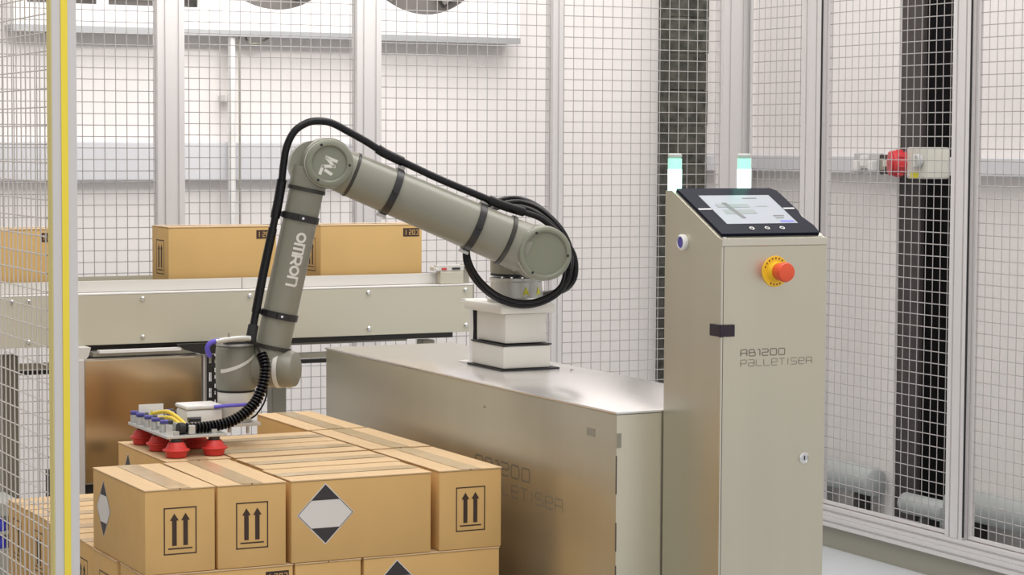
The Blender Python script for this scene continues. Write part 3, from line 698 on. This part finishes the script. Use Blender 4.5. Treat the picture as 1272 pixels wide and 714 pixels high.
# upper arm : T housing at the shoulder, tube, T housing at the elbow
EL = W(-0.516, 0.17, 1.398); SH = W(0.015, 0.17, 1.183); ax = (SH-EL).normalized()
E1 = EL+V((0, 0, 0.008))
def along(a, b, t): return a.lerp(b, t)
Lu = (SH-E1).length; axu = (SH-E1).normalized()
part('upper_arm_tube', G().lathe(E1, axu, [(0.050, 0.02), (0.0530, 0.095), (0.0575, Lu-0.095), (0.0615, Lu-0.03)], 48), M['robot'], rb, 40)
part('seal_ring', G().lathe(E1, axu, [(0.0525, 0.088), (0.0545, 0.089), (0.0545, 0.095), (0.0525, 0.096)], 48), M['ring'], rb, 40)
part('seal_ring', G().lathe(E1, axu, [(0.0600, Lu-0.086), (0.0628, Lu-0.085), (0.0628, Lu-0.076), (0.0600, Lu-0.075)], 48), M['ring'], rb, 40)
def joint(name, c, R, front, back, Rc, Ri):
    """joint housing along the viewer-side axis with a bevelled cover, rim and inset disc"""
    L = back+front
    o = part(name, G().lathe(c-av*back, av, [(R*0.80, 0), (R*0.97, 0.010), (R, 0.022), (R, L-0.006), (R*0.97, L)], 48), M['robot'], rb, 40)
    f0 = c+av*(front+0.0003)
    part('rim_highlight', G().lathe(f0, av, [(Rc*0.98, 0), (Rc*1.012, 0.0004), (Rc*1.012, 0.002), (Rc*0.98, 0.0024)], 48), M['logo'], o, 40, label='pale painted rim highlight')  # highlight along the cover rim, painted as a pale ring
    part('cover', G().lathe(f0+av*0.0026, av, [(Rc*0.99, 0), (Rc, 0.004), (Rc, 0.009), (Rc*0.97, 0.0135), (Rc*0.89, 0.0165), (Ri*1.09, 0.0165), (Ri*1.03, 0.0145), (Ri, 0.0095), (0.0001, 0.0095)], 48), M['robotc'], o, 35)
    for k in range(3):
        a = 2.0+k*2*PI/3; q = f0+av*0.0182+pv*math.cos(a)*(Rc*0.84)+V((0, 0, 1))*math.sin(a)*Rc*0.84
        part('screw_hole', G().cyl(q, q+av*0.0016, 0.0032, n=10), M['rubber'], o, 40)
    return o
ej = joint('elbow_housing', EL+V((0, 0, -0.001))+pv*0.0235, 0.0600, 0.045, 0.050, 0.0560, 0.0395)
sj = joint('shoulder_joint', SH+pv*0.010+V((0, 0, 0.001)), 0.0665, 0.046, 0.060, 0.0650, 0.0510)
# logo of two letters on the elbow cover
cE = EL+pv*0.0235+V((0, 0, -0.001))+av*0.0580
k_ = 0.000191
fl_ = lambda u, v: cE+pv*((u-318)*k_)+V((0, 0, 1))*(-(v-338)*k_)
part('elbow_emblem', G().strokes([[(402, 312), (285, 265)], [(285, 270), (368, 368)], [(375, 375), (238, 372)], [(236, 376), (205, 455)], [(275, 425), (335, 465)]], fl_, 38), M['logo'], rb, label='pale TM emblem')
# forearm
F0 = W(-0.527, 0.17, 1.385); F1 = W(-0.619, 0.17, 0.962); axf = (F1-F0).normalized(); Lf = (F1-F0).length
part('forearm_tube', G().lathe(F0, axf, [(0.044, 0.0), (0.0435, 0.05), (0.0405, 0.056), (0.0405, Lf)], 48), M['robot'], rb, 40)
part('elbow_corner', G().lathe(EL-av*0.045+V((0,0,-0.006))+pv*(-0.006), av, [(0.040, -0.01), (0.052, 0.0), (0.057, 0.012), (0.057, 0.055)], 40), M['robot'], rb, 40)
for t in (0.047, Lf-0.008):
    part('seal_ring', G().lathe(F0, axf, [(0.0405, t), (0.0450, t+0.0005), (0.0450, t+0.009), (0.0405, t+0.0095)], 40), M['ring'], rb, 40)
# maker's wordmark running down the forearm
def arc(cx, cy, r, a0, a1, n=14): return [(cx+r*math.cos(math.radians(a0+(a1-a0)*k/n)), cy+r*math.sin(math.radians(a0+(a1-a0)*k/n))) for k in range(n+1)]
WM = []; x = 0.0
def place(lines, wdt):
    global x
    for l in lines: WM.append([(x+u, v) for u, v in l])
    x += wdt
place([arc(0.41, 0.5, 0.41, 0, 360, 28)], 1.10)
place([[(0, 0), (0, 1), (0.6, 1)]+arc(0.78, 0.80, 0.2, 90, 0, 5)+[(0.98, 0)], [(0.49, 0.96), (0.49, 0)]], 1.24)
place([[(0, 0), (0, 1), (0.45, 1)]+arc(0.50, 0.68, 0.32, 90, -90, 10)+[(0.2, 0.36)], [(0.40, 0.36), (0.80, 0)]], 1.10)
place([arc(0.41, 0.5, 0.41, 0, 360, 28)], 1.10)
place([[(0, 0), (0, 1), (0.5, 1)]+arc(0.60, 0.78, 0.22, 90, 0, 5)+[(0.82, 0)]], 0.82)
sc_ = 0.122/x; hl_ = 0.0225
side_f = axf.cross(av).normalized()
if side_f.dot(pv) < 0: side_f = -side_f
front_f = side_f.cross(axf).normalized()
if front_f.dot(av) < 0: front_f = -front_f
def wm(u, v):
    ang = math.radians(9)+(v-0.5)*hl_/0.0409
    q = F0+axf*(0.155+u*sc_)
    return q+(front_f*math.cos(ang)+side_f*math.sin(ang))*0.0412
g = G()
for l in WM: g.strokes([[(u, v) for u, v in l]], lambda u, v: wm(u, v), 0.24, 12)
part('wordmark', g, M['logo'], rb, label='pale lettering reading OMRON')
# clamp bands
def band(o, d, r, t, w_, dirn, post_len, lab):
    c = o+d*t
    b = part('clamp_band', G().lathe(o, d, [(r+0.0003, t-w_/2), (r+0.0035, t-w_/2), (r+0.0035, t+w_/2), (r+0.0003, t+w_/2), (r+0.0003, t-w_/2)], 40, False), M['clamp'], rb, 40)
    dirn = (dirn-d*dirn.dot(d)).normalized()
    q = c+dirn*(r+0.004)
    part('bracket', G().bar(q, q+dirn*post_len, 0.016, 0.012), M['clear'] if lab else M['clamp'], b)
    f = c+av*(r+0.004); f2 = (av+dirn*0.0).normalized()
    part('buckle', G().bar(f-d*0.007, f+d*0.007, 0.024, 0.006), M['clamp'], b)
    part('screw', G().cyl(c+av*(r+0.007), c+av*(r+0.0085), 0.003, n=8), M['chrome'], b)
    if lab: 
        q2 = c-dirn*(r+0.004); part('bracket_foot', G().bar(q2, q2-dirn*0.007, 0.018, 0.02), M['clear'], b)
    return b
up = V((0, 0, 1))
band(E1, axu, 0.0545, 0.195, 0.017, up+pv*0.2, 0.018, True)
band(E1, axu, 0.0570, 0.412, 0.017, up+pv*0.2, 0.014, True)
band(F0, axf, 0.0406, 0.119, 0.016, -pv, 0.014, False)
band(F0, axf, 0.0406, 0.353, 0.016, -pv, 0.014, False)
# conduit riding along the arm
con = [(-0.672,0.200,0.990),(-0.660,0.190,1.049),(-0.642,0.185,1.139),(-0.622,0.180,1.229),(-0.605,0.175,1.308),(-0.597,0.175,1.355),(-0.593,0.175,1.392),(-0.585,0.175,1.436),(-0.567,0.175,1.471),(-0.540,0.175,1.490),(-0.512,0.175,1.496),(-0.479,0.175,1.491),(-0.441,0.175,1.472),(-0.397,0.175,1.448),(-0.353,0.175,1.421),(-0.310,0.175,1.401),(-0.223,0.175,1.361),(-0.135,0.175,1.325),(-0.065,0.170,1.297),(-0.010,0.150,1.281)]
cw = [W(*q) for q in con]
cd = part('cable_conduit', G().tube(cw, 0.0088, 14), M['cable'], rb, 60)
def sleeve(i0, i1, t0=0.0, t1=1.0, r=0.0115):
    a, b = cw[i0].lerp(cw[i0+1], t0), cw[i1-1].lerp(cw[i1], t1)
    part('conduit_sleeve', G().tube([a]+cw[i0+1:i1]+[b], r, 14), M['cable'], cd, 60)
sleeve(3, 6, 0.5, 0.0); sleeve(1, 4, 0, 0.2, 0.0105); sleeve(13, 15, 0.6, 1.0); sleeve(17, 19, 0.5, 1.0)
part('conduit_gland', G().tube([cw[0]+V((0,0,-0.012)), cw[0], cw[1].lerp(cw[0], 0.5)], 0.0125, 14), M['rubber'], cd, 60)
l1 = [(-0.012,0.150,1.281),(0.041,0.125,1.263),(0.091,0.110,1.223),(0.129,0.095,1.176),(0.137,0.085,1.126),(0.124,0.070,1.094),(0.104,0.020,1.075),(0.090,-0.060,1.066),(0.066,-0.08,1.064)]
l2 = [(-0.082,0.085,1.281),(-0.037,0.040,1.297),(0.015,0.020,1.301),(0.061,0.040,1.283),(0.103,0.070,1.238),(0.124,0.090,1.186),(0.118,0.110,1.138),(0.098,0.110,1.092),(0.063,0.110,1.065),(0.019,0.110,1.052),(-0.028,0.115,1.055),(-0.080,0.130,1.076),(-0.123,0.140,1.113),(-0.149,0.150,1.156),(-0.150,0.140,1.195),(-0.140,0.125,1.225)]
part('cable_loop', G().tube([W(*q) for q in l1], 0.0073, 12), M['cable'], rb, 60)
part('cable_loop', G().tube([W(*q) for q in l2], 0.0067, 12), M['cable'], rb, 60)
l3 = [(s-0.006, e-0.014, z+0.009) if k < 7 else (s*0.97, e+0.004, z+0.009) for k, (s, e, z) in enumerate(l2)]
part('cable_loop', G().tube([W(*q) for q in l3], 0.0060, 12), M['cable'], rb, 60)
l4 = [(-0.1,0.075,1.272),(-0.06,0.05,1.285),(-0.02,0.04,1.292),(0.03,0.05,1.284),(0.08,0.07,1.250),(0.118,0.08,1.20),(0.130,0.08,1.15),(0.124,0.08,1.11),(0.10,0.06,1.085),(0.085,-0.02,1.072)]
part('cable_loop', G().tube([W(*q) for q in l4], 0.0056, 12), M['cable'], rb, 60)
# wrist
dv = V((0.746, -0.665, 0)).normalized(); wc = V((1.865, 4.966, 0.915))
part('wrist_housing', G().lathe(wc-dv*0.085, dv, [(0.040, 0), (0.0445, 0.02), (0.0445, 0.100), (0.044, 0.102)], 40).lathe(F1+axf*(-0.002), axf, [(0.041, 0), (0.042, 0.012), (0.040, 0.05)], 40), M['robot'], rb, 40)
part('wrist_band', G().lathe(wc+dv*0.0172, dv, [(0.0440, 0), (0.0452, 0.001), (0.0452, 0.010), (0.0440, 0.011)], 40), M['robotw'], rb, 40, label='white ring')
part('wrist_cap', G().lathe(wc+dv*0.0284, dv, [(0.0440, 0), (0.0440, 0.020), (0.040, 0.032), (0.030, 0.037)], 40), M['robot'], rb, 40)
w2 = V((1.790, 5.0, 0))
part('tool_joint', G().lathe(w2+V((0,0,0.866)), (0, 0, 1), [(0.044, 0), (0.0465, 0.004), (0.0480, 0.035), (0.0480, 0.085), (0.0465, 0.100), (0.043, 0.104)], 48), M['robot'], rb, 40)
part('joint_seal', G().cyl(w2+V((0,0,0.8615)), w2+V((0,0,0.8655)), 0.0445, n=40), M['rubber'], rb, 40)
part('tool_flange', G().lathe(w2+V((0,0,0.800)), (0, 0, 1), [(0.040, 0), (0.0425, 0.004), (0.0435, 0.061)], 40), M['robotw'], rb, 40)
g = G()   # diagonal white sash round the joint
for k in range(24):
    t0, t1 = k/24, (k+1)/24
    def sp(t, o):
        a = math.radians(203+t*125); return w2+V((0.0485*math.cos(a), 0.0485*math.sin(a), 0.912+0.045*t**1.6+o))
    hw_ = 0.0045
    g.add([sp(t0, -hw_), sp(t1, -hw_*(1-t1*0.4)), sp(t1, hw_*(1-t1*0.4)), sp(t0, hw_)], [(0, 1, 2, 3)])
part('white_sash', g, M['robotw'], rb, 60, label='white diagonal band')
ring = part('bracket_ring', G().lathe(w2+V((0,0,0.9705)), (0, 0, 1), [(0.036, 0), (0.047, 0), (0.047, 0.006), (0.036, 0.006), (0.036, 0)], 40, False), M['plate'], rb, 40)
part('bracket_ring', G().box((1.745, 4.945, 0.977), (1.80, 4.965, 0.983)), M['clamp'], rb)
part('air_fitting', G().tube([(1.716, 4.93, 0.986), (1.735, 4.93, 0.989), (1.775, 4.93, 0.992), (1.80, 4.93, 0.991)], 0.0065, 10), M['base'], rb, 50)
part('air_fitting', G().cyl((1.748, 4.93, 0.985), (1.748, 4.93, 1.006), 0.003, n=8), M['leg'], rb)
part('air_line', G().tube([(1.725, 4.93, 0.989), (1.708, 4.935, 0.985), (1.700, 4.94, 0.975), (1.702, 4.945, 0.962), (1.708, 4.95, 0.952)], 0.0058, 10), M['blue'], rb, 50, label='violet blue air line')
part('lead', G().tube([(1.800, 4.93, 0.985), (1.815, 4.93, 0.973), (1.823, 4.925, 0.955), (1.828, 4.92, 0.945)], 0.0025, 8), M['cable'], rb, 50)

# gripper plate (part of the tool)
gp = thing('vacuum_gripper', 'suction gripper plate with red cups and blue fittings over cartons', 'gripper', (1.64, 4.97, 0.78))
part('base_plate', G().box((1.563, 4.822, 0.781), (1.705, 5.115, 0.7875), 0.001), M['plate'], gp)
part('flange_arm', G().box((1.706, 4.955, 0.783), (1.835, 5.045, 0.791), 0.001), M['plate'], gp)
part('flange_adapter', G().cyl((1.79, 5.0, 0.7915), (1.79, 5.0, 0.7995), 0.036, n=32), M['plate'], gp, 40)
cup_pts = [(1.589, 4.835), (1.680, 4.840), (1.589, 4.958), (1.680, 4.965), (1.589, 5.082), (1.680, 5.085)]
for x, y in cup_pts:
    c = part('suction_cup', G().lathe((x, y, 0.7378), (0, 0, 1), [(0.0195, 0), (0.0225, 0.001), (0.0245, 0.009), (0.0252, 0.0125), (0.0300, 0.0150), (0.0310, 0.0170), (0.0300, 0.0188), (0.0245, 0.0205), (0.0195, 0.030), (0.0165, 0.0345)], 28), M['red'], gp, 40)
    part('cup_stem', G().cyl((x, y, 0.7725), (x, y, 0.7808), 0.013, n=16), M['clamp'], c, 40)
    part('cup_nut', G().cyl((x, y, 0.7877), (x, y, 0.796), 0.007, n=6), M['base'], c)
vb = part('valve_box', G().box((1.652, 4.95, 0.788), (1.740, 5.03, 0.828), 0.007), M['white'], gp, 40, label='white valve box')
part('valve_box_lid', G().box((1.650, 4.948, 0.8285), (1.742, 5.032, 0.838), 0.004), M['white'], vb, 40)
part('vacuum_ejector', G().tube([(1.715, 4.94, 0.834), (1.75, 4.935, 0.836), (1.80, 4.93, 0.837)], 0.0042, 10), M['blue'], gp, 50, label='pale blue air line')
part('sign_plate', G().box((1.573, 5.06, 0.7877), (1.632, 5.063, 0.833)), M['white'], gp)
st = G().add([(1.596, 5.0595, 0.806), (1.612, 5.0595, 0.806), (1.604, 5.0595, 0.820)], [(0, 1, 2)])
part('warning_triangle', st, M['hazard'], gp)
for x, y, dx, dy in ((1.572, 5.10, .020, -.008), (1.572, 5.055, .020, -.008), (1.575, 5.005, .022, -.006), (1.576, 4.955, .022, -.006), (1.580, 4.905, .022, -.006), (1.628, 5.09, .018, .004), (1.645, 5.05, .018, .006), (1.650, 5.095, .018, .004)):
    f = part('push_fitting', G().cyl((x, y, 0.7877), (x, y, 0.8045), 0.0075, n=12), M['plate'], gp, 40)
    part('elbow_collar', G().cyl((x-0.006, y-dy*0.3, 0.8105), (x+dx*0.55, y+dy*0.6, 0.8100), 0.0052, n=12), M['navy'], f, 40, label='dark blue fitting')
    part('collar_ring', G().cyl((x+dx*0.58, y+dy*0.65, 0.8100), (x+dx, y+dy, 0.8095), 0.0060, n=12), M['clamp'], f, 40)
for pts in ([(1.605, 5.05, 0.812), (1.62, 4.99, 0.822), (1.632, 4.93, 0.808), (1.628, 4.87, 0.798)], [(1.60, 4.99, 0.809), (1.615, 4.95, 0.812), (1.622, 4.90, 0.800), (1.615, 4.87, 0.795)], [(1.64, 4.92, 0.797), (1.665, 4.915, 0.797), (1.70, 4.915, 0.795), (1.72, 4.93, 0.80)]):
    part('yellow_tube', G().tube(pts, 0.0048, 10), M['ywire'], gp, 50)
part('manifold', G().box((1.612, 4.87, 0.7877), (1.648, 4.935, 0.806), 0.003), M['base'], gp)
part('dark_coupling', G().tube([(1.640, 4.905, 0.812), (1.655, 4.905, 0.812), (1.67, 4.90, 0.812)], 0.006, 10), M['clamp'], gp, 50)
hp = [(1.826,4.925,0.952),(1.827,4.905,0.930),(1.822,4.895,0.905),(1.812,4.885,0.880),(1.793,4.875,0.850),(1.762,4.866,0.825),(1.725,4.860,0.808),(1.682,4.855,0.801),(1.640,4.850,0.800),(1.612,4.848,0.800)]
hs = [V(q) for q in hp]
NR = 38; sp_ = spline(hs, 24); L_ = [0]
for a, b in zip(sp_[:-1], sp_[1:]): L_.append(L_[-1]+(b-a).length)
tot = L_[-1]
def at_len(d):
    for k in range(len(L_)-1):
        if L_[k+1] >= d: return sp_[k].lerp(sp_[k+1], (d-L_[k])/max(1e-9, L_[k+1]-L_[k]))
    return sp_[-1]
NS = NR*4
pts = [at_len(tot*k/NS) for k in range(NS+1)]
hz = part('corrugated_hose', G().tube(pts, lambda t: 0.0100+0.0032*(1 if (int(round(t*NS)) % 4) in (0, 1) else -1), 14, smooth=False), M['cable'], gp, 30, label='black corrugated hose')
part('hose_connector', G().cyl((1.613, 4.848, 0.800), (1.596, 4.847, 0.801), 0.0135, n=16, bev=0.002), M['rubber'], hz, 40)
part('hose_clip', G().box((1.618, 4.832, 0.7877), (1.634, 4.845, 0.808), 0.002), M['base'], hz)
part('thin_lead', G().tube([(1.828,4.915,0.925),(1.834,4.912,0.88),(1.830,4.915,0.845),(1.812,4.92,0.815),(1.80, 4.925, 0.805)], 0.0022, 8), M['cable'], gp, 50)
for x, z in ((1.762, 0.775), (1.808, 0.770)):
    part('hanging_pin', G().cyl((x, 4.97, 0.7825), (x, 4.97, z-0.006), 0.004, n=8), M['plate'], gp)

# ------------------------------------------------------------------ control cabinet
CX0, CX1, CF, CB = 2.390, 2.641, 3.821, 4.044
cb = thing('control_cabinet', 'tall slim stainless control cabinet with touch panel and red stop button', 'cabinet', (2.515, 3.93, 0))
side = [(CF+0.006, 0.02), (CB, 0.02), (CB, 1.350), (4.018, 1.350), (3.835, 1.2605), (CF+0.006, 1.2575)]
part('body', G().prism(side, lambda u, v, d: V((d, u, v)), CX0, CX1), M['steel'], cb)
part('plinth', G().box((CX0+0.02, CF+0.03, 0), (CX1-0.02, CB-0.02, 0.0195)), M['dark'], cb)
part('top_lip', G().box((CX0-0.001, CF-0.002, 1.243), (CX1+0.001, CF+0.0055, 1.2585), 0.001), M['steelh'], cb)
door = part('door', G().box((CX0+0.004, CF-0.001, 0.05), (CX1-0.001, CF+0.0055, 1.2425), 0.0005), M['steel'], cb)
part('door_edge', G().box((CX0-0.0012, CF-0.0006, 0.02), (CX0+0.0028, CF+0.004, 1.2425)), M['steelh'], cb)
fD = lambda u, v: V((2.436+u, CF-0.0014, 1.0215+v))
part('model_lettering', lettering('RB1200', fD, 0.105, 0.0130, 0.0022), M['etch'], door, label='etched lettering reading RB1200')
fD2 = lambda u, v: V((2.436+u, CF-0.0014, 1.0010+v))
part('type_lettering', lettering('PaLLeTiseR', fD2, 0.171, 0.0130, 0.0018), M['etchl'], door, label='etched lettering reading PALLETISER')
hg = part('hinge', G().box((CX0+0.0005, CF-0.006, 1.0625), (CX0+0.0285, CF-0.0015, 1.0865), 0.001).box((CX0-0.005, CF+0.002, 1.0625), (CX0-0.0003, CF+0.037, 1.0865), 0.001), M['hinge'], cb, label='purple-black hinge')
part('hinge_knuckle', G().cyl((CX0-0.003, CF-0.004, 1.062), (CX0-0.003, CF-0.004, 1.087), 0.0045, n=12), M['hinge'], hg, 40)
lk = part('lock', G().lathe((2.590, CF-0.0012, 0.808), (0, -1, 0), [(0.0115, 0), (0.0115, 0.003), (0.0085, 0.005), (0.008, 0.004)], 20), M['chrome'], cb, 35, label='small chrome lock')
part('key_slot', G().box((2.5885, CF-0.0056, 0.804), (2.5915, CF-0.0053, 0.812)), M['rubber'], lk)
# emergency stop
ey = part('stop_collar', G().cyl((2.515, CF+0.0004, 1.191), (2.515, CF-0.004, 1.191), 0.0315, n=40, bev=0.001), M['estopy'], cb, 40, label='yellow emergency stop collar')
for n_, a0_, st_ in ((9, 160, -17.5), (4, 245, 16)):
    g = G()
    for k in range(n_):
        a = math.radians(a0_+k*st_); g.quad(lambda u, v: V((2.515+0.0265*math.cos(a)+u, CF-0.0042, 1.191+0.0265*math.sin(a)+v)), -0.0014, -0.0018, 0.0014, 0.0018)
    part('collar_print', g, M['ink'], ey, kind='stuff')
part('collar_neck', G().cyl((2.515, CF-0.0043, 1.191), (2.515, CF-0.016, 1.191), 0.021, 0.018, n=32), M['estopy'], ey, 40)
part('stop_button', G().lathe((2.515, CF-0.0165, 1.191), (0, -1, 0), [(0.0165, 0), (0.0175, 0.006), (0.0195, 0.015), (0.0200, 0.024), (0.018, 0.029), (0.010, 0.031), (0.0001, 0.031)], 36), M['estopr'], cb, 40, label='red mushroom stop button')
# pilot button on the side
pb = part('pilot_button', G().lathe((CX0-0.0003, 3.968, 1.2455), (-1, 0, 0), [(0.0165, 0), (0.0165, 0.007), (0.0125, 0.010), (0.0120, 0.007)], 28), M['white'], cb, 35, label='white ringed pilot button')
part('button_lens', G().cyl((CX0-0.0070, 3.968, 1.2455), (CX0-0.0085, 3.968, 1.2455), 0.0115, n=24), M['bluelens'], pb, 40, label='dark blue lens')
# touch panel on the slope
S0, S1 = V((0, 3.835, 1.2605)), V((0, 4.018, 1.350)); sd = S1-S0; sn_ = V((0, -sd.z, sd.y)).normalized()
def SL(x, w_, h=0.0): q = S0+sd*w_+sn_*h; return V((x, q.y, q.z))
def slab(x0, x1, w0, w1, h0, h1, cham=0):
    P_ = [(x0, w0), (x1, w0), (x1, w1), (x0, w1)]
    return G().prism(P_, lambda u, v, d: SL(u, v, d), h0, h1)
hm = part('touch_panel', G().prism([(2.398, 0.015), (2.632, 0.015), (2.637, 0.16), (2.630, 0.36), (2.637, 0.50), (2.637, 0.93), (2.625, 0.985), (2.398, 0.985)], lambda u, v, d: SL(u, v, d), 0.0003, 0.0065), M['bezel'], cb, label='black bezelled touch panel')
part('screen', slab(2.4325, 2.6035, 0.215, 0.825, 0.0066, 0.0069), M['screen'], hm)
def gx(x0, x1, w0, w1, m, h=0.0072): part('screen_graphic', slab(x0, x1, w0, w1, h, h+0.0001), M[m], hm)
gx(2.455, 2.530, 0.42, 0.51, 'gfx'); gx(2.450, 2.528, 0.56, 0.63, 'gfx', 0.0074)
part('screen_graphic', G().prism([(2.483, 0.33), (2.492, 0.33), (2.480, 0.66), (2.468, 0.66)], lambda u, v, d: SL(u, v, d), 0.0076, 0.0077), M['gfxd'], hm)
gx(2.562, 2.588, 0.36, 0.385, 'gfxd'); gx(2.562, 2.582, 0.315, 0.335, 'gfxd'); gx(2.545, 2.572, 0.57, 0.59, 'gfx'); gx(2.530, 2.566, 0.745, 0.765, 'gfxd'); gx(2.566, 2.598, 0.235, 0.275, 'gfxb')
for x in (2.480, 2.517, 2.553):
    part('panel_key', G().lathe(SL(x, 0.115, 0.0066), sn_, [(0.0048, 0), (0.0055, 0), (0.0055, 0.0012), (0.0035, 0.0012), (0.0035, 0)], 20, False), M['white'], hm, 40)
for x0, x1 in ((2.400, 2.4305), (2.6055, 2.632)):
    part('panel_clip', slab(x0, x1, 0.515, 0.54, 0.0066, 0.0075), M['white'], hm)
for x in (2.401, 2.632):
    part('lip_screw', G().lathe((x, 3.829, 1.2595), (0, 0, 1), [(0.004, 0), (0.003, 0.002)], 10), M['chrome'], cb)
# beacon lamps
for x, nm in ((2.404, 'l'), (2.5735, 'r')):
    bc = part('beacon_lamp', G().cyl((x, 4.031, 1.3503), (x, 4.031, 1.394), 0.0146, n=28), M['lampg'], cb, 40, label='glowing green beacon')
    part('beacon_upper', G().cyl((x, 4.031, 1.3942), (x, 4.031, 1.4165), 0.0146, n=28), M['lampt'], bc, 40)
    part('beacon_cap', G().cyl((x, 4.031, 1.4167), (x, 4.031, 1.427), 0.0146, n=28, bev=0.003), M['lampcap'], bc, 40)
